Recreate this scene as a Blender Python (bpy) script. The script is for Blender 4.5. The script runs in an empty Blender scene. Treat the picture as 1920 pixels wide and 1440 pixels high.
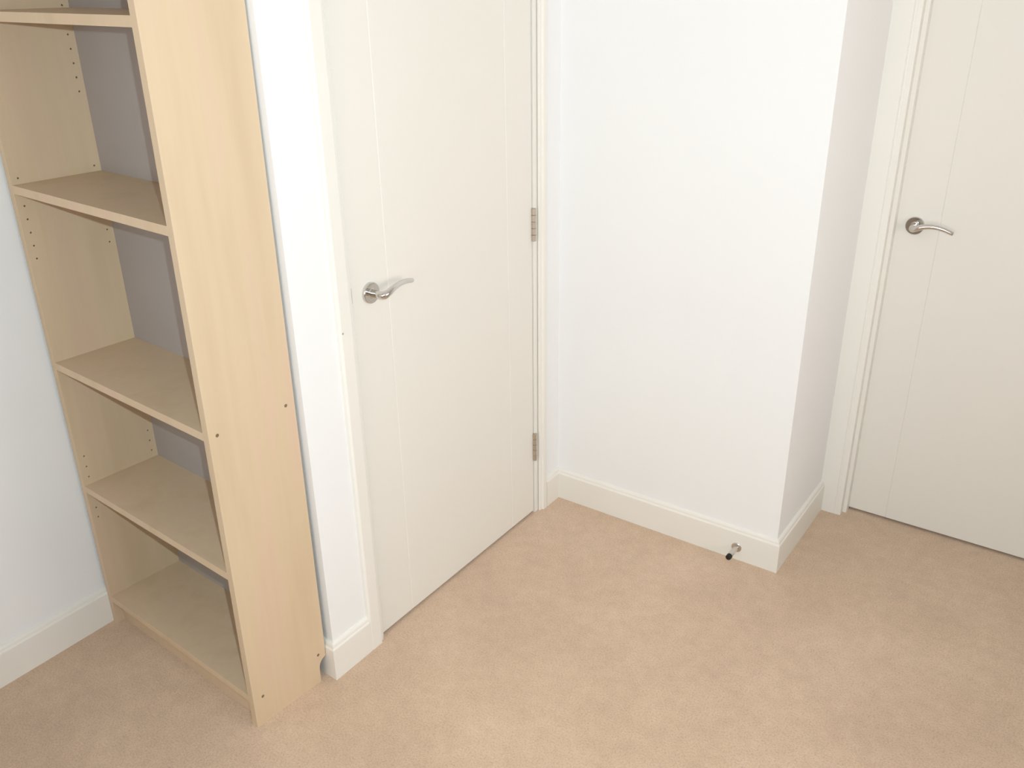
import bpy, bmesh, math
from mathutils import Vector, Matrix

scene = bpy.context.scene
COL = scene.collection

# ------------------------------------------------------------------ camera
CAM = Vector((1.4535, -2.3106, 1.7029))
YAW, PITCH, ROLL, FPX = 0.6198, -0.4323, -0.0164, 1681.02
fw = Vector((-math.sin(YAW) * math.cos(PITCH), math.cos(YAW) * math.cos(PITCH), math.sin(PITCH)))
rt0 = Vector((math.cos(YAW), math.sin(YAW), 0))
up0 = rt0.cross(fw)
RT = math.cos(ROLL) * rt0 + math.sin(ROLL) * up0
UP = -math.sin(ROLL) * rt0 + math.cos(ROLL) * up0
cam = bpy.data.cameras.new('camera')
cam.sensor_width = 36.0
cam.lens = FPX / 1920.0 * 36.0
cam.clip_start = 0.02
cam_ob = bpy.data.objects.new('camera', cam)
COL.objects.link(cam_ob)
m = Matrix.Identity(4)
m.col[0].xyz, m.col[1].xyz, m.col[2].xyz, m.col[3].xyz = RT, UP, -fw, CAM
cam_ob.matrix_world = m
scene.camera = cam_ob

# ------------------------------------------------------------------ world, lights, exposure
world = bpy.data.worlds.new('daylight')
world.use_nodes = True
scene.world = world
bg = world.node_tree.nodes['Background']
bg.inputs['Color'].default_value = (1.0, 0.865, 0.82, 1)
bg.inputs['Strength'].default_value = 7.55

# the flash of the camera that took the picture, a little above and right of the lens
fl = bpy.data.lights.new('camera_flash_offscreen', 'SPOT')
fl.energy = 96.0
fl.color = (0.725, 0.916, 1.0)
fl.spot_size = math.radians(140)
fl.spot_blend = 1.0
fl.shadow_soft_size = 0.009
fl_ob = bpy.data.objects.new('camera_flash_offscreen', fl)
COL.objects.link(fl_ob)
fm = Matrix.Identity(4)
aim = fw                                   # the flash points along the lens
ax = aim.cross(Vector((0, 0, 1))).normalized()
fm.col[0].xyz, fm.col[1].xyz, fm.col[2].xyz = ax, ax.cross(aim), -aim
fm.col[3].xyz = CAM + RT * 0.052 + UP * 0.052
fl_ob.matrix_world = fm

# portals in the two windows: they tell the renderer where daylight enters
for nm, loc, rz, sx in (('window_rear_offscreen', (1.2, -3.97, 1.52), 0.0, 1.9), ('window_right_offscreen', (3.07, -1.1, 1.52), math.radians(90), 1.6)):
    pl = bpy.data.lights.new(nm, 'AREA')
    pl.shape = 'RECTANGLE'
    pl.size, pl.size_y = sx, 1.25
    pl.cycles.is_portal = True
    pl_ob = bpy.data.objects.new(nm, pl)
    COL.objects.link(pl_ob)
    pl_ob.location = loc
    pl_ob.rotation_euler = (math.radians(90), 0, rz)

vs = scene.view_settings
scene.display_settings.display_device = 'sRGB'
vs.view_transform = 'Standard'
vs.look = 'None'
vs.exposure = 0.0
vs.gamma = 1.0
vs.use_curve_mapping = False


# ------------------------------------------------------------------ materials
def nodes_of(name):
    mt = bpy.data.materials.new(name)
    mt.use_nodes = True
    nt = mt.node_tree
    return mt, nt, nt.nodes['Principled BSDF']


def add(nt, kind, **kw):
    n = nt.nodes.new(kind)
    for k, v in kw.items():
        setattr(n, k, v)
    return n


def coords(nt, scale=(1, 1, 1)):
    tc = add(nt, 'ShaderNodeTexCoord')
    mp = add(nt, 'ShaderNodeMapping')
    mp.inputs['Scale'].default_value = scale
    nt.links.new(tc.outputs['Object'], mp.inputs['Vector'])
    return mp.outputs['Vector']


def noise(nt, vec, scale, detail=2.0, rough=0.5):
    n = add(nt, 'ShaderNodeTexNoise')
    n.inputs['Scale'].default_value = scale
    n.inputs['Detail'].default_value = detail
    n.inputs['Roughness'].default_value = rough
    nt.links.new(vec, n.inputs['Vector'])
    return n.outputs['Fac']


def ramp(nt, fac, stops):
    r = add(nt, 'ShaderNodeValToRGB')
    el = r.color_ramp.elements
    while len(el) < len(stops):
        el.new(0.5)
    for e, (p, c) in zip(el, stops):
        e.position = p
        e.color = (*c, 1)
    nt.links.new(fac, r.inputs['Fac'])
    return r.outputs['Color']


def mix(nt, fac, a, b, blend='MIX'):
    mx = add(nt, 'ShaderNodeMix', data_type='RGBA', blend_type=blend)
    if isinstance(fac, (int, float)):
        mx.inputs['Factor'].default_value = fac
    else:
        nt.links.new(fac, mx.inputs['Factor'])
    nt.links.new(a, mx.inputs['A'])
    nt.links.new(b, mx.inputs['B'])
    return mx.outputs['Result']


def bump(nt, height, strength, dist, bsdf):
    b = add(nt, 'ShaderNodeBump')
    b.inputs['Strength'].default_value = strength
    b.inputs['Distance'].default_value = dist
    nt.links.new(height, b.inputs['Height'])
    nt.links.new(b.outputs['Normal'], bsdf.inputs['Normal'])


def paint(name, c, rough, var=0.02, scale=3.0, orange=0.05, osc=260.0, spec=0.3):
    mt, nt, b = nodes_of(name)
    v = coords(nt)
    f = noise(nt, v, scale, 2)
    lo = tuple(x * (1 - var) for x in c)
    hi = tuple(min(1, x * (1 + var)) for x in c)
    nt.links.new(ramp(nt, f, [(0.3, lo), (0.7, hi)]), b.inputs['Base Color'])
    b.inputs['Roughness'].default_value = rough
    b.inputs['Specular IOR Level'].default_value = spec
    bump(nt, noise(nt, v, osc, 2), orange, 0.001, b)
    return mt


def maple(name, c1, c2, c3, rough=0.45):
    """pale maple foil: soft pinkish figure and faint vertical grain"""
    mt, nt, b = nodes_of(name)
    fig = noise(nt, coords(nt, (11, 11, 1.5)), 1.3, 2, 0.5)
    grain = noise(nt, coords(nt, (70, 70, 3.0)), 1.0, 3, 0.6)
    base = ramp(nt, fig, [(0.30, c1), (0.50, c2), (0.70, c3)])
    g = ramp(nt, grain, [(0.30, (0.975, 0.97, 0.96)), (0.70, (1, 1, 1))])
    nt.links.new(mix(nt, 1.0, base, g, 'MULTIPLY'), b.inputs['Base Color'])
    b.inputs['Roughness'].default_value = rough
    b.inputs['Specular IOR Level'].default_value = 0.3
    bump(nt, grain, 0.03, 0.0005, b)
    return mt


def metal(name, c, rough):
    mt, nt, b = nodes_of(name)
    f = noise(nt, coords(nt), 300, 2)
    nt.links.new(ramp(nt, f, [(0.3, tuple(x * 0.95 for x in c)), (0.7, c)]), b.inputs['Base Color'])
    b.inputs['Metallic'].default_value = 1.0
    b.inputs['Roughness'].default_value = rough
    return mt


def carpet():
    mt, nt, b = nodes_of('beige_carpet')
    v = coords(nt)
    big = noise(nt, v, 2.6, 4, 0.62)
    med = noise(nt, v, 26, 4, 0.6)
    tuft = noise(nt, v, 210, 3, 0.65)
    a = ramp(nt, big, [(0.32, (0.592, 0.427, 0.304)), (0.5, (0.639, 0.467, 0.33)), (0.68, (0.682, 0.505, 0.363))])
    m1 = ramp(nt, med, [(0.30, (0.93, 0.92, 0.91)), (0.70, (1.04, 1.04, 1.04))])
    t1 = ramp(nt, tuft, [(0.32, (0.80, 0.78, 0.76)), (0.50, (0.98, 0.98, 0.98)), (0.70, (1.08, 1.08, 1.08))])
    c = mix(nt, 1.0, mix(nt, 1.0, a, m1, 'MULTIPLY'), t1, 'MULTIPLY')
    nt.links.new(c, b.inputs['Base Color'])
    b.inputs['Roughness'].default_value = 1.0
    b.inputs['Specular IOR Level'].default_value = 0.05
    b.inputs['Sheen Weight'].default_value = 0.25
    b.inputs['Sheen Roughness'].default_value = 0.6
    bump(nt, tuft, 0.55, 0.004, b)
    return mt


M_WALL = paint('white_wall_paint', (0.840, 0.846, 0.845), 0.75, 0.008, 2.0, 0.06)
M_CEIL = paint('ceiling_paint', (0.85, 0.85, 0.84), 0.9, 0.01)
M_TRIM = paint('cream_gloss_paint', (0.805, 0.785, 0.728), 0.42, 0.01, 4.0, 0.015)
M_DOOR = paint('cream_door_paint', (0.78, 0.757, 0.697), 0.5, 0.008, 1.5, 0.015)
M_MAPLE = maple('maple_foil', (0.620, 0.478, 0.318), (0.655, 0.514, 0.351), (0.662, 0.500, 0.357))
M_EDGE = maple('maple_edge_band', (0.620, 0.478, 0.318), (0.655, 0.514, 0.351), (0.662, 0.500, 0.357))
M_BACK = paint('grey_hardboard', (0.372, 0.341, 0.319), 0.7, 0.02, 6.0, 0.1, 90)
M_CHROME = metal('polished_chrome', (0.68, 0.66, 0.63), 0.14)
M_SATIN = metal('satin_nickel', (0.66, 0.63, 0.59), 0.28)
M_HINGE = metal('tarnished_steel', (0.60, 0.54, 0.46), 0.40)
M_RUBBER = paint('black_rubber', (0.02, 0.018, 0.016), 0.6, 0.1, 20, 0.1)
M_SCREW = paint('brown_cover_cap', (0.20, 0.145, 0.085), 0.5, 0.1, 60)
M_HOLE = paint('raw_chipboard', (0.44, 0.33, 0.21), 0.9, 0.15, 400, 0.2)
M_PVC = paint('white_window_frame', (0.85, 0.85, 0.85), 0.35, 0.01)
M_CARPET = carpet()
M_SILL = M_TRIM


def glass():
    mt, nt, b = nodes_of('window_glass')
    out = nt.nodes['Material Output']
    tr = add(nt, 'ShaderNodeBsdfTransparent')
    gl = add(nt, 'ShaderNodeBsdfGlossy')
    gl.inputs['Roughness'].default_value = 0.02
    fr = add(nt, 'ShaderNodeFresnel')
    ms = add(nt, 'ShaderNodeMixShader')
    f = noise(nt, coords(nt), 3, 1)
    nt.links.new(ramp(nt, f, [(0.3, (0.95, 0.97, 0.96)), (0.7, (0.97, 0.98, 0.98))]), tr.inputs['Color'])
    nt.links.new(fr.outputs[0], ms.inputs[0])
    nt.links.new(tr.outputs[0], ms.inputs[1])
    nt.links.new(gl.outputs[0], ms.inputs[2])
    nt.links.new(ms.outputs[0], out.inputs['Surface'])
    return mt


M_GLASS = glass()


# ------------------------------------------------------------------ mesh helpers
def link(name, bm, mat, parent=None, smooth=False, mat2=None, sharp=40):
    bmesh.ops.recalc_face_normals(bm, faces=bm.faces[:])
    me = bpy.data.meshes.new(name)
    bm.to_mesh(me)
    bm.free()
    me.materials.append(mat)
    if mat2:
        me.materials.append(mat2)
    if smooth:
        for p in me.polygons:
            p.use_smooth = True
        me.set_sharp_from_angle(angle=math.radians(sharp))
    o = bpy.data.objects.new(name, me)
    COL.objects.link(o)
    if parent:
        o.parent = parent
    return o


def tag(o, label=None, cat=None, kind=None, group=None):
    if label:
        o['label'] = label
    if cat:
        o['category'] = cat
    if kind:
        o['kind'] = kind
    if group:
        o['group'] = group
    return o


def box(bm, x0, x1, y0, y1, z0, z1, bev=0.0):
    vs_ = [bm.verts.new((x, y, z)) for x in (x0, x1) for y in (y0, y1) for z in (z0, z1)]
    a, b_, c, d, e, f, g, h = vs_
    fs = [bm.faces.new(q) for q in ((a, b_, d, c), (e, g, h, f), (a, e, f, b_), (c, d, h, g), (a, c, g, e), (b_, f, h, d))]
    if bev:
        es = list({ed for fc in fs for ed in fc.edges})
        bmesh.ops.bevel(bm, geom=es, offset=bev, segments=2, profile=0.5, affect='EDGES')


def prism(bm, pts, z0, z1):
    """plan polygon extruded upwards"""
    lo = [bm.verts.new((x, y, z0)) for x, y in pts]
    hi = [bm.verts.new((x, y, z1)) for x, y in pts]
    n = len(pts)
    bm.faces.new(lo)
    bm.faces.new(hi)
    for i in range(n):
        bm.faces.new((lo[i], lo[(i + 1) % n], hi[(i + 1) % n], hi[i]))


def loft(bm, rings, cap=True):
    vr = [[bm.verts.new(p) for p in r] for r in rings]
    n = len(rings[0])
    for a, b_ in zip(vr, vr[1:]):
        for i in range(n):
            bm.faces.new((a[i], a[(i + 1) % n], b_[(i + 1) % n], b_[i]))
    if cap:
        bm.faces.new(vr[0])
        bm.faces.new(vr[-1])


def lathe(bm, axis_o, axis_d, prof, seg=40):
    """prof: (distance along the axis, radius)"""
    d = Vector(axis_d).normalized()
    u = d.orthogonal().normalized()
    w = d.cross(u)
    o = Vector(axis_o)
    rings = []
    for t, r in prof:
        rings.append([o + d * t + (u * math.cos(2 * math.pi * i / seg) + w * math.sin(2 * math.pi * i / seg)) * max(r, 1e-5) for i in range(seg)])
    loft(bm, rings)


def catmull(P, n=8):
    out = []
    Q = [P[0]] + list(P) + [P[-1]]
    for i in range(1, len(Q) - 2):
        p0, p1, p2, p3 = Q[i - 1], Q[i], Q[i + 1], Q[i + 2]
        for k in range(n):
            t = k / n
            out.append(tuple(0.5 * (2 * b_ + (c - a) * t + (2 * a - 5 * b_ + 4 * c - d) * t * t + (3 * b_ - a - 3 * c + d) * t ** 3)
                             for a, b_, c, d in zip(p0, p1, p2, p3)))
    out.append(tuple(P[-1]))
    return out


def tube(bm, path, seg=18):
    """path rows (x, y, z, radius)"""
    pts = [Vector(p[:3]) for p in path]
    rings = []
    ref = None
    for i, p in enumerate(pts):
        t = (pts[min(i + 1, len(pts) - 1)] - pts[max(i - 1, 0)]).normalized()
        if ref is None:
            ref = t.orthogonal().normalized()
        ref = (ref - t * ref.dot(t)).normalized()
        w = t.cross(ref)
        r = path[i][3]
        rings.append([p + (ref * math.cos(2 * math.pi * k / seg) + w * math.sin(2 * math.pi * k / seg)) * r for k in range(seg)])
    loft(bm, rings)


# ------------------------------------------------------------------ the room
TS = 0.0135           # board thickness: boards are proud of the wall by this much
WX, WY = -TS, TS      # door wall plane x, back wall plane y
PX = 0.7814           # side face of the projecting wall
AY = 0.4464           # plane of the wall with the second door
LX = -0.7295           # left wall plane
EX, RY = 3.0, -3.9    # right wall, rear wall
CEIL = 2.4
TILT = 0.0558         # the alcove wall is not quite square
ALC = (WX, -1.0818)
ALCL = (LX, -1.0818 + TILT * (WX - LX))

# door 1 (in the door wall) and door 2 (beyond the projecting wall)
D1F, D1A, D1B = -0.0191, -0.8926, -0.1306
D2F, D2A, D2B = 0.4919, 0.8708, 1.6328
DZ0, DZ1 = 0.009, 1.990

bm = bmesh.new()
box(bm, -0.83, EX + 0.1, RY - 0.15, 1.6, -0.06, 0.0)
tag(link('floor', bm, M_CARPET), 'beige cut-pile carpet covering the whole floor', 'floor', 'structure')

bm = bmesh.new()
box(bm, -0.83, EX + 0.1, RY - 0.15, 1.6, CEIL, CEIL + 0.1)
tag(link('ceiling', bm, M_CEIL), 'plain white ceiling above the room', 'ceiling', 'structure')

bm = bmesh.new()
box(bm, -0.83, LX, RY - 0.1, 0.115, 0, CEIL)
tag(link('wall_left', bm, M_WALL), 'white painted wall beside the open side of the bookcase', 'wall', 'structure')

bm = bmesh.new()
prism(bm, [ALCL, (WX - 0.1, ALC[1] + TILT * 0.1), (WX - 0.1, ALC[1] + TILT * 0.1 + 0.1), (LX, ALCL[1] + 0.1)], 0, CEIL)
tag(link('wall_alcove', bm, M_WALL), 'white wall hidden behind the bookcase', 'wall', 'structure')

bm = bmesh.new()
prism(bm, [ALC, (WX, D1A - 0.028), (WX - 0.1, D1A - 0.028), (WX - 0.1, ALC[1] + TILT * 0.1)], 0, CEIL)
prism(bm, [(WX, D1B + 0.028), (WX, WY), (WX - 0.1, WY), (WX - 0.1, D1B + 0.028)], 0, CEIL)
box(bm, WX - 0.1, WX, D1A - 0.028, D1B + 0.028, DZ1 + 0.03, CEIL)
tag(link('wall_door', bm, M_WALL), 'white wall around the door next to the bookcase', 'wall', 'structure')

bm = bmesh.new()
box(bm, LX, PX, WY, WY + 0.1, 0, CEIL)
tag(link('wall_back', bm, M_WALL), 'bright white wall above the chrome doorstop', 'wall', 'structure')

bm = bmesh.new()
box(bm, PX - 0.1, PX, WY + 0.1, AY + 0.1, 0, CEIL)
tag(link('wall_return', bm, M_WALL), 'narrow shaded side face of the projecting white wall', 'wall', 'structure')

bm = bmesh.new()
box(bm, PX, D2A - 0.037, AY, AY + 0.1, 0, CEIL)
box(bm, D2B + 0.037, EX, AY, AY + 0.1, 0, CEIL)
box(bm, D2A - 0.037, D2B + 0.037, AY, AY + 0.1, DZ1 + 0.03, CEIL)
tag(link('wall_far', bm, M_WALL), 'white wall around the door beyond the projecting wall', 'wall', 'structure')

bm = bmesh.new()
box(bm, PX - 0.1, EX + 0.1, 1.4, 1.5, 0, CEIL)  # unseen enclosure, added so the gap under the far door stays dark
box(bm, PX - 0.1, PX, AY + 0.1, 1.4, 0, CEIL)
tag(link('wall_light_block', bm, M_WALL), 'unseen wall added behind the far door to block outside light', 'wall', 'structure')



def window_wall(name, label, place, u0, u1, w0, w1, z0, z1, n, wlabel):
    """wall with a framed two-pane window; place(u, v) gives plan x, y (u along the wall, v outwards)"""
    bm = bmesh.new()

    def bx(b_, ua, ub, va, vb, za, zb, bev=0.0):
        (xa, ya), (xb, yb) = place(ua, va), place(ub, vb)
        box(b_, min(xa, xb), max(xa, xb), min(ya, yb), max(ya, yb), za, zb, bev)
    bx(bm, u0, w0, 0, 0.1, 0, CEIL)
    bx(bm, w1, u1, 0, 0.1, 0, CEIL)
    bx(bm, w0, w1, 0, 0.1, 0, z0)
    bx(bm, w0, w1, 0, 0.1, z1, CEIL)
    tag(link(name, bm, M_WALL), label, 'wall', 'structure')
    fx, mid = 0.05, (w0 + w1) / 2
    bm = bmesh.new()
    bx(bm, w0, w0 + fx, 0.03, 0.09, z0, z1, 0.004)
    bx(bm, w1 - fx, w1, 0.03, 0.09, z0, z1, 0.004)
    bx(bm, w0 + fx, w1 - fx, 0.03, 0.09, z0, z0 + fx, 0.004)
    bx(bm, w0 + fx, w1 - fx, 0.03, 0.09, z1 - fx, z1, 0.004)
    bx(bm, mid - 0.03, mid + 0.03, 0.03, 0.09, z0 + fx, z1 - fx, 0.004)
    win = tag(link('window_%d' % n, bm, M_PVC), wlabel, 'window', 'structure')
    for ua, ub in ((w0 + fx, mid - 0.03), (mid + 0.03, w1 - fx)):
        bm = bmesh.new()
        bx(bm, ua - 0.005, ub + 0.005, 0.058, 0.062, z0 + fx - 0.005, z1 - fx + 0.005)
        link('pane', bm, M_GLASS, win)
    bm = bmesh.new()
    bx(bm, w0 - 0.04, w1 + 0.04, -0.12, 0.03, z0 - 0.025, z0, 0.004)
    link('window_sill', bm, M_TRIM, win)


window_wall('wall_rear', 'white window wall facing the two doors', lambda u, v: (u, RY - v), LX, EX, 0.25, 2.15, 0.9, 2.15, 1,
            'wide white framed window facing the two doors')
window_wall('wall_right', 'white window wall facing the bookcase side', lambda u, v: (EX + v, u), RY - 0.1, 1.4, -1.9, -0.3, 0.9, 2.15, 2,
            'white framed window facing the side of the bookcase')

# ------------------------------------------------------------------ baseboards (mitred runs)
SKIRT = [(0, 0), (TS, 0), (TS, 0.0955), (TS - 0.0012, 0.0985), (0.0105, 0.1000), (0.0098, 0.1022),
         (0.0092, 0.1062), (0.0072, 0.1102), (0.0040, 0.1125), (0, 0.1135)]


def run(name, P, Q, n, ms, me_, label):
    """ms/me_: +1 external mitre, -1 internal mitre, 0 square end"""
    P, Q, n = Vector(P), Vector(Q), Vector(n).normalized()
    t = (Q - P).normalized()
    bm = bmesh.new()
    ra = [(*(P + n * a - t * a * ms), z) for a, z in SKIRT]
    rb = [(*(Q + n * a + t * a * me_), z) for a, z in SKIRT]
    loft(bm, [ra, rb])
    return tag(link(name, bm, M_TRIM), label, 'skirting board', 'structure')


tn = Vector((ALC[0] - ALCL[0], ALC[1] - ALCL[1]))
run('baseboard_left', (LX, RY), (LX, ALCL[1]), (1, 0), -1, -1, 'shaded cream skirting board left of the bookcase')
run('baseboard_alcove', ALCL, ALC, (tn.y, -tn.x), -1, 1.0575, 'cream skirting board behind the bookcase')
run('baseboard_door', ALC, (WX, -0.9575), (1, 0), 1.0575, 0, 'short cream skirting board between bookcase and door')
run('baseboard_corner', (WX, -0.0735), (WX, WY), (1, 0), 0, -1, 'stub of cream skirting between hinged door frame and wall corner')
run('baseboard_back', (WX, WY), (PX, WY), (0, -1), -1, 1, 'cream skirting board carrying the chrome doorstop')
run('baseboard_return', (PX, WY), (PX, 0.4330), (1, 0), 1, 0, 'short cream skirting board on the shaded side of the wall')
run('baseboard_far', (D2B + 0.10, AY), (EX, AY), (0, -1), 0, -1, 'cream skirting board beyond the far door')
run('baseboard_right', (EX, AY), (EX, RY), (-1, 0), -1, -1, 'cream skirting board on the right wall')
run('baseboard_rear', (EX, RY), (LX, RY), (0, 1), -1, -1, 'cream skirting board under the window')


# ------------------------------------------------------------------ door frames
def arch_profile(w, flat):
    """(distance from the door-side edge, thickness) of a moulded architrave"""
    g = w - flat
    return [(0, 0), (0, 0.0085), (0.0015, 0.0105), (g * 0.36, 0.0118), (g * 0.42, 0.0098), (g * 0.50, 0.0098),
            (g * 0.56, 0.0132), (g * 0.82, 0.0138), (g * 0.88, 0.0112), (g * 0.97, 0.0112), (g * 1.06, TS),
            (w - 0.004, TS), (w - 0.001, TS - 0.002), (w, TS - 0.005), (w, 0)]


def plain_profile(w):
    """flat architrave with eased edges and a shallow step on the door side"""
    return [(0, 0), (0, 0.0050), (0.0015, 0.0062), (0.0105, 0.0068), (0.0125, TS - 0.0006), (0.0145, TS),
            (w - 0.0050, TS), (w - 0.0020, TS - 0.0016), (w, TS - 0.0050), (w, 0)]


def frame_part(name, prof, place, z0, z1, mat, parent, label=None):
    bm = bmesh.new()
    prism(bm, [place(a, b_) for a, b_ in prof], z0, z1)
    return tag(link(name, bm, mat, parent), label)


ZA = DZ1 + 0.012
# frame of door 1: architraves stand on the wall face, the lining sits between wall and leaf
f1 = bmesh.new()
LT = 0.024
for ya, yb in ((D1A - 0.0275, D1A - 0.003), (D1B + 0.003, D1B + 0.0275)):
    box(f1, WX - 0.1, -0.0160, ya, yb, 0, DZ1 + 0.028)
box(f1, WX - 0.1, -0.0160, D1A - 0.003, D1B + 0.003, DZ1 + 0.003, DZ1 + 0.028)
# rebate that the leaf closes against
box(f1, -0.085, -0.0625, D1A - 0.003, D1A + 0.012, 0, DZ1 + 0.003)
box(f1, -0.085, -0.0625, D1B - 0.012, D1B + 0.003, 0, DZ1 + 0.003)
trim1 = tag(link('trim_1', f1, M_TRIM), 'cream painted frame around the hinged door beside the bookcase', 'door frame', 'structure')
wl, wr = 0.0530, 0.0355
frame_part('architrave', plain_profile(wl), lambda a, t: (WX + t, -0.9050 - a), 0, ZA + 0.06, M_TRIM, trim1)
frame_part('architrave', plain_profile(wr), lambda a, t: (WX + t, -0.1085 + a), 0, ZA + 0.06, M_TRIM, trim1)
bm = bmesh.new()
box(bm, WX, -0.001, -0.9050, -0.1085, ZA, ZA + 0.06, 0.003)
link('architrave', bm, M_TRIM, trim1)
bm = bmesh.new()
lathe(bm, (-0.0003, -0.9498, 0.9382), (1, 0, 0), [(0, 0.0), (0, 0.0028), (0.0006, 0.0022), (0.0006, 0)], 10)
link('nail_head', bm, M_SATIN, trim1)

f2 = bmesh.new()
ST = 0.012                                   # stops in front of the leaf: this door opens away
box(f2, D2A - 0.0365, D2A - ST, 0.4345, AY + 0.1, 0, DZ1 + 0.028)
box(f2, D2B + ST, D2B + 0.0365, 0.4345, AY + 0.1, 0, DZ1 + 0.028)
box(f2, D2A - ST, D2B + ST, 0.4345, AY + 0.1, DZ1 + 0.003, DZ1 + 0.028)
box(f2, D2A - ST, D2A, D2F - 0.0300, D2F - 0.0004, 0, DZ1 + 0.003)
box(f2, D2B, D2B + ST, D2F - 0.0300, D2F - 0.0004, 0, DZ1 + 0.003)
trim2 = tag(link('trim_2', f2, M_TRIM), 'cream moulded frame around the door beyond the projecting wall', 'door frame', 'structure')
# left architrave fills the gap between the wall return and the opening
frame_part('architrave', arch_profile(0.0785, 0.0610), lambda a, t: (PX + 0.0735 - a, AY - t), 0, ZA + 0.06, M_TRIM, trim2)
frame_part('architrave', arch_profile(0.0735, 0.0560), lambda a, t: (D2B + 0.0155 + a, AY - t), 0, ZA + 0.06, M_TRIM, trim2)
bm = bmesh.new()
box(bm, PX + 0.0735, D2B + 0.0155, AY - 0.014, AY, ZA, ZA + 0.06, 0.003)
link('architrave', bm, M_TRIM, trim2)


# ------------------------------------------------------------------ doors
def leaf_plan(w, thick, g, gw=0.0034, gd=0.0014, r=0.0015):
    """plan outline of a leaf: s along the width, d into the door; two V grooves on the front"""
    return [(r, 0), (g - gw / 2, 0), (g, gd), (g + gw / 2, 0),
            (w - g - gw / 2, 0), (w - g, gd), (w - g + gw / 2, 0), (w - r, 0),
            (w, r), (w, thick), (0, thick), (0, r)]


def lever_handle(door, place, tip_drop):
    """chrome lever on a round rose; place(s, out, z) maps hinge-ward, outward, up"""
    bm = bmesh.new()
    o = Vector(place(0, 0, 0))
    d = Vector(place(0, 1, 0)) - o
    P = [(0, 0.006, 0, 0.0098), (0, 0.022, 0, 0.0090), (0, 0.034, -0.0005, 0.0096), (0.004, 0.0435, 0.000, 0.0102), (0.016, 0.0480, 0.0045, 0.0088),
         (0.036, 0.0475, 0.0110, 0.0075), (0.060, 0.0455, 0.0135 - tip_drop * 0.2, 0.0067), (0.086, 0.0425, 0.0105 - tip_drop * 0.6, 0.0062),
         (0.108, 0.0400, 0.0040 - tip_drop, 0.0058), (0.1115, 0.0396, 0.0028 - tip_drop, 0.0047), (0.1128, 0.0394, 0.0024 - tip_drop, 0.0020)]
    path = [(*place(a, b_, c), r) for a, b_, c, r in catmull(P, 7)]
    tube(bm, path)
    h = link('door_handle', bm, M_CHROME, door, True)
    bm = bmesh.new()
    lathe(bm, o, d, [(-0.0005, 0.0), (-0.0005, 0.0262), (0.0072, 0.0262), (0.0088, 0.0250), (0.0088, 0.0125), (0.0105, 0.0108), (0.0105, 0.0)], 56)
    link('rose', bm, M_CHROME, h, True, sharp=18)
    return h


# door 1
w = D1B - D1A
bm = bmesh.new()
prism(bm, [(D1F - d, D1A + s) for s, d in leaf_plan(w, 0.040, 0.1264)], DZ0, DZ1)
door1 = tag(link('door_1', bm, M_DOOR), 'cream flush door with steel hinges, beside the bookcase', 'door', 'structure')
lever_handle(door1, lambda s, o, z: (D1F + o, -0.8320 + s, 1.0022 + z), -0.004)
for zc in (1.0125, 0.2580, 1.78):
    bm = bmesh.new()
    box(bm, -0.046, D1F - 0.0005, D1B + 0.0002, D1B + 0.0028, zc - 0.05, zc + 0.05)
    hg = link('hinge', bm, M_HINGE, door1)
    seg = 0.1 / 5
    for k in range(5):
        bm = bmesh.new()
        lathe(bm, (-0.0135, D1B + 0.0015, zc - 0.05 + k * seg), (0, 0, 1),
              [(0.0, 0.0), (0.0, 0.0062), (0.0005, 0.0070), (seg - 0.0010, 0.0070), (seg - 0.0004, 0.0062), (seg - 0.0004, 0.0)], 20)
        link('knuckle', bm, M_HINGE, hg, True)
bm = bmesh.new()
box(bm, -0.050, D1F + 0.0016, D1A - 0.0030, D1A - 0.0002, 0.992, 1.030)
tag(link('latch_plate', bm, M_HINGE, door1), 'thin steel latch plate in the door edge')

# door 2
w = D2B - D2A + 0.020
bm = bmesh.new()
prism(bm, [(D2A - 0.010 + s, D2F + d) for s, d in leaf_plan(w, 0.040, 0.1296)], DZ0, DZ1)
door2 = tag(link('door_2', bm, M_DOOR), 'cream flush door beyond the projecting wall', 'door', 'structure')
lever_handle(door2, lambda s, o, z: (0.9240 + s, D2F - o, 1.0022 + z), 0.004)

# ------------------------------------------------------------------ bookcase
BW, BD, BT, BH = 0.6729, 0.228, 0.0199, 1.96
bk = bpy.data.objects.new('bookcase', None)
COL.objects.link(bk)
tag(bk, 'tall pale maple bookcase with empty shelves and grey back panel', 'bookcase')
bk.location = (-0.0437, -1.3253, 0)
bk.rotation_euler = (-0.0065, 0, -TILT)      # leans back a touch on the carpet
bk.empty_display_size = 0.1
# local axes: x from the right outer face to the left (negative), y front to back


def side_outline():
    """(depth, z) outline with the scribed notch for the skirting at the back foot"""
    pts = [(0, 0), (0.2050, 0), (0.2050, 0.044)]
    for k in range(1, 7):
        a = math.pi / 2 * k / 6
        pts.append((0.2050 + 0.0240 * (1 - math.cos(a)), 0.044 + 0.028 * math.sin(a)))
    return pts + [(BD, BH), (0, BH)]


HOLE_Z = [0.3549, 0.3848, 0.4822, 0.5133, 0.5448, 1.0886, 1.1205, 1.1525, 1.1847, 1.2163, 1.2815, 1.4568, 1.4888, 1.5204, 1.5523,
          1.5839, 1.6468, 1.6788, 1.7108, 1.8068, 1.8388]
HOLE_Y = (0.0170, 0.2035)


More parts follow.
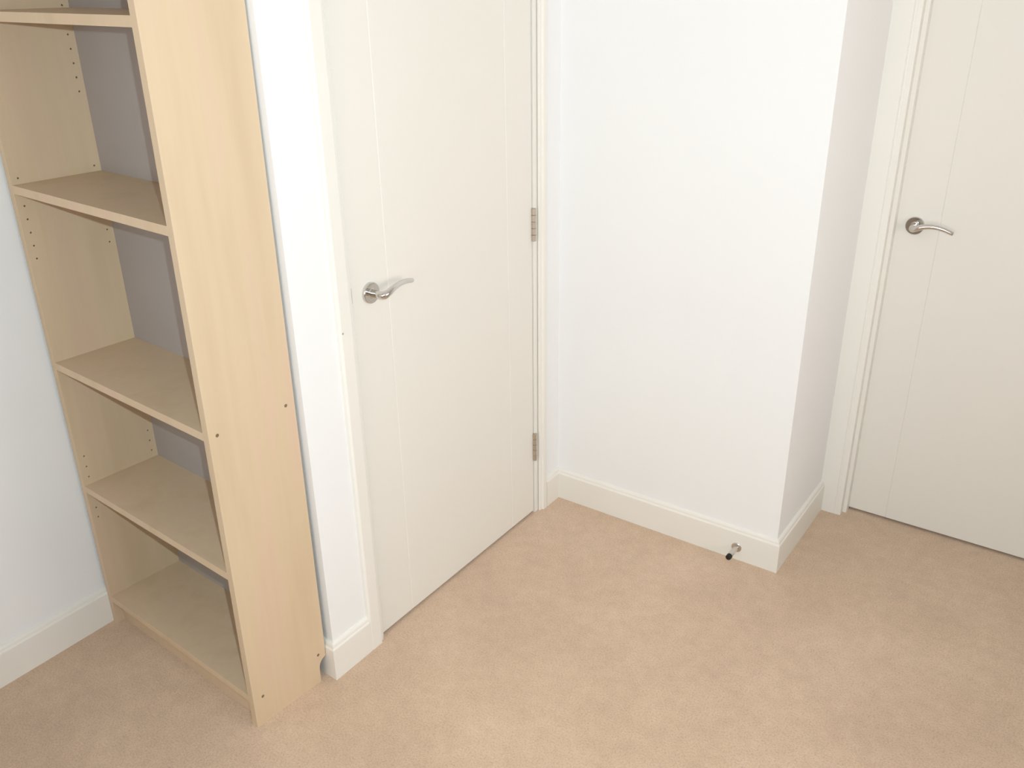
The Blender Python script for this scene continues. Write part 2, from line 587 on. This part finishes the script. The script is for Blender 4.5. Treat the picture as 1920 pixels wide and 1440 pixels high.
def side_panel(x_out, x_in, holes):
    """side panel; the inner face carries two drilled columns of shelf-pin holes"""
    bm = bmesh.new()
    out = side_outline()
    vo = [bm.verts.new((x_out, y, z)) for y, z in out]
    vi = [bm.verts.new((x_in, y, z)) for y, z in out]
    n = len(out)
    bm.faces.new(vo)
    for i in range(n):
        f = bm.faces.new((vo[i], vo[(i + 1) % n], vi[(i + 1) % n], vi[i]))
        if out[i][0] == 0 and out[(i + 1) % n][0] == 0:
            f.material_index = 1
    if not holes:
        bm.faces.new(vi)
        return bm
    s = 0.0045
    zb = 0.12                      # below this the inner face is one plain piece
    q = lambda y, z: bm.verts.new((x_in, y, z))
    ins = 1 if x_in > x_out else -1

    def rect(y0, y1, z0, z1):
        bm.faces.new((q(y0, z0), q(y1, z0), q(y1, z1), q(y0, z1)))
    bm.faces.new([q(y, z) for y, z in out[:-2]] + [q(BD, zb), q(0, zb)])
    ys = [0]
    for hy in HOLE_Y:
        ys += [hy - s, hy + s]
    ys.append(BD)
    for a, b_ in ((ys[0], ys[1]), (ys[2], ys[3]), (ys[4], ys[5])):
        rect(a, b_, zb, BH)
    for hy in HOLE_Y:
        z = zb
        for hz in HOLE_Z:
            rect(hy - s, hy + s, z, hz - s)
            z = hz + s
            N = 8
            r = 0.0024
            rim = [q(hy + r * math.cos(2 * math.pi * k / N + math.pi / 8), hz + r * math.sin(2 * math.pi * k / N + math.pi / 8)) for k in range(N)]
            bot = [bm.verts.new((x_in - ins * 0.009, v.co.y, v.co.z)) for v in rim]
            cs = [q(hy + s, hz + s), q(hy - s, hz + s), q(hy - s, hz - s), q(hy + s, hz - s)]
            for c in range(4):
                k = 2 * c
                bm.faces.new((cs[c], rim[k], rim[(k + 1) % N]))
                bm.faces.new((cs[c], rim[(k + 1) % N], rim[(k + 2) % N], cs[(c + 1) % 4]))
            for k in range(N):
                f = bm.faces.new((rim[k], rim[(k + 1) % N], bot[(k + 1) % N], bot[k]))
                f.material_index = 2
            bm.faces.new(bot).material_index = 2
        rect(hy - s, hy + s, z, BH)
    bmesh.ops.remove_doubles(bm, verts=bm.verts[:], dist=1e-6)
    return bm


rp = link('side_panel', side_panel(0.0, -BT, True), M_MAPLE, bk, mat2=M_EDGE)
rp.data.materials.append(M_HOLE)
lp = link('side_panel', side_panel(-BW, -BW + BT, True), M_MAPLE, bk, mat2=M_EDGE)
lp.data.materials.append(M_HOLE)

for sy, sz in ((0.0215, 0.8125), (0.2040, 0.8125), (0.0280, 0.0825), (0.2055, 0.0885), (0.0219, BH - 0.01), (0.2027, BH - 0.01)):
    bm = bmesh.new()
    lathe(bm, (-0.003, sy, sz), (1, 0, 0), [(0, 0), (0, 0.0042), (0.0030, 0.0042), (0.0034, 0.0034), (0.0034, 0)], 18)
    link('screw_cap', bm, M_SCREW, rp, True)


def shelf(name, ztop, thick, depth0=0.0, depth1=BD - 0.008):
    bm = bmesh.new()
    x0, x1, y0, y1, z0, z1 = -BW + BT, -BT, depth0, depth1, ztop - thick, ztop
    box(bm, x0, x1, y0, y1, z0, z1)
    bm.normal_update()
    for f in bm.faces:
        if all(abs(v.co.y - y0) < 1e-6 for v in f.verts):
            f.material_index = 1
    return link(name, bm, M_MAPLE, bk, mat2=M_EDGE)


for z in (1.6415, 1.2675, 0.8208, 0.4600):
    shelf('shelf', z, 0.0195)
tag(shelf('base_shelf', 0.0950, 0.0195), 'lowest shelf above the recessed plinth')
shelf('top_panel', BH, 0.0195)
bm = bmesh.new()
box(bm, -BW + BT, -BT, 0.024, 0.042, 0, 0.0757)
link('plinth', bm, M_MAPLE, bk)
bm = bmesh.new()
box(bm, -BW + BT, -BT, BD - 0.0085, BD - 0.0050, 0.074, BH)
tag(link('back_panel', bm, M_BACK, bk), 'grey hardboard back panel')

# ------------------------------------------------------------------ doorstop on the skirting
ds = bpy.data.objects.new('door_stop', None)
COL.objects.link(ds)
tag(ds, 'small chrome doorstop with black rubber tip screwed to the skirting', 'doorstop')
ds.location = (0.6618, 0.0, 0.0449)
bm = bmesh.new()
lathe(bm, (0, 0.001, 0), (0, -1, 0), [(0, 0), (0, 0.0160), (0.0030, 0.0160), (0.0042, 0.0145), (0.0050, 0.0080), (0.0050, 0)], 32)
link('mounting_plate', bm, M_SATIN, ds, True)
bm = bmesh.new()
lathe(bm, (0, 0, 0), (0, -1, 0), [(0.0040, 0), (0.0040, 0.0085), (0.0070, 0.0078), (0.054, 0.0078), (0.055, 0.0070), (0.055, 0)], 28)
link('stem', bm, M_CHROME, ds, True)
bm = bmesh.new()
lathe(bm, (0, 0, 0), (0, -1, 0), [(0.0545, 0), (0.0545, 0.0088), (0.0650, 0.0088), (0.0675, 0.0078), (0.0685, 0.0060), (0.0685, 0)], 28)
tag(link('rubber_tip', bm, M_RUBBER, ds, True), 'black rubber tip')
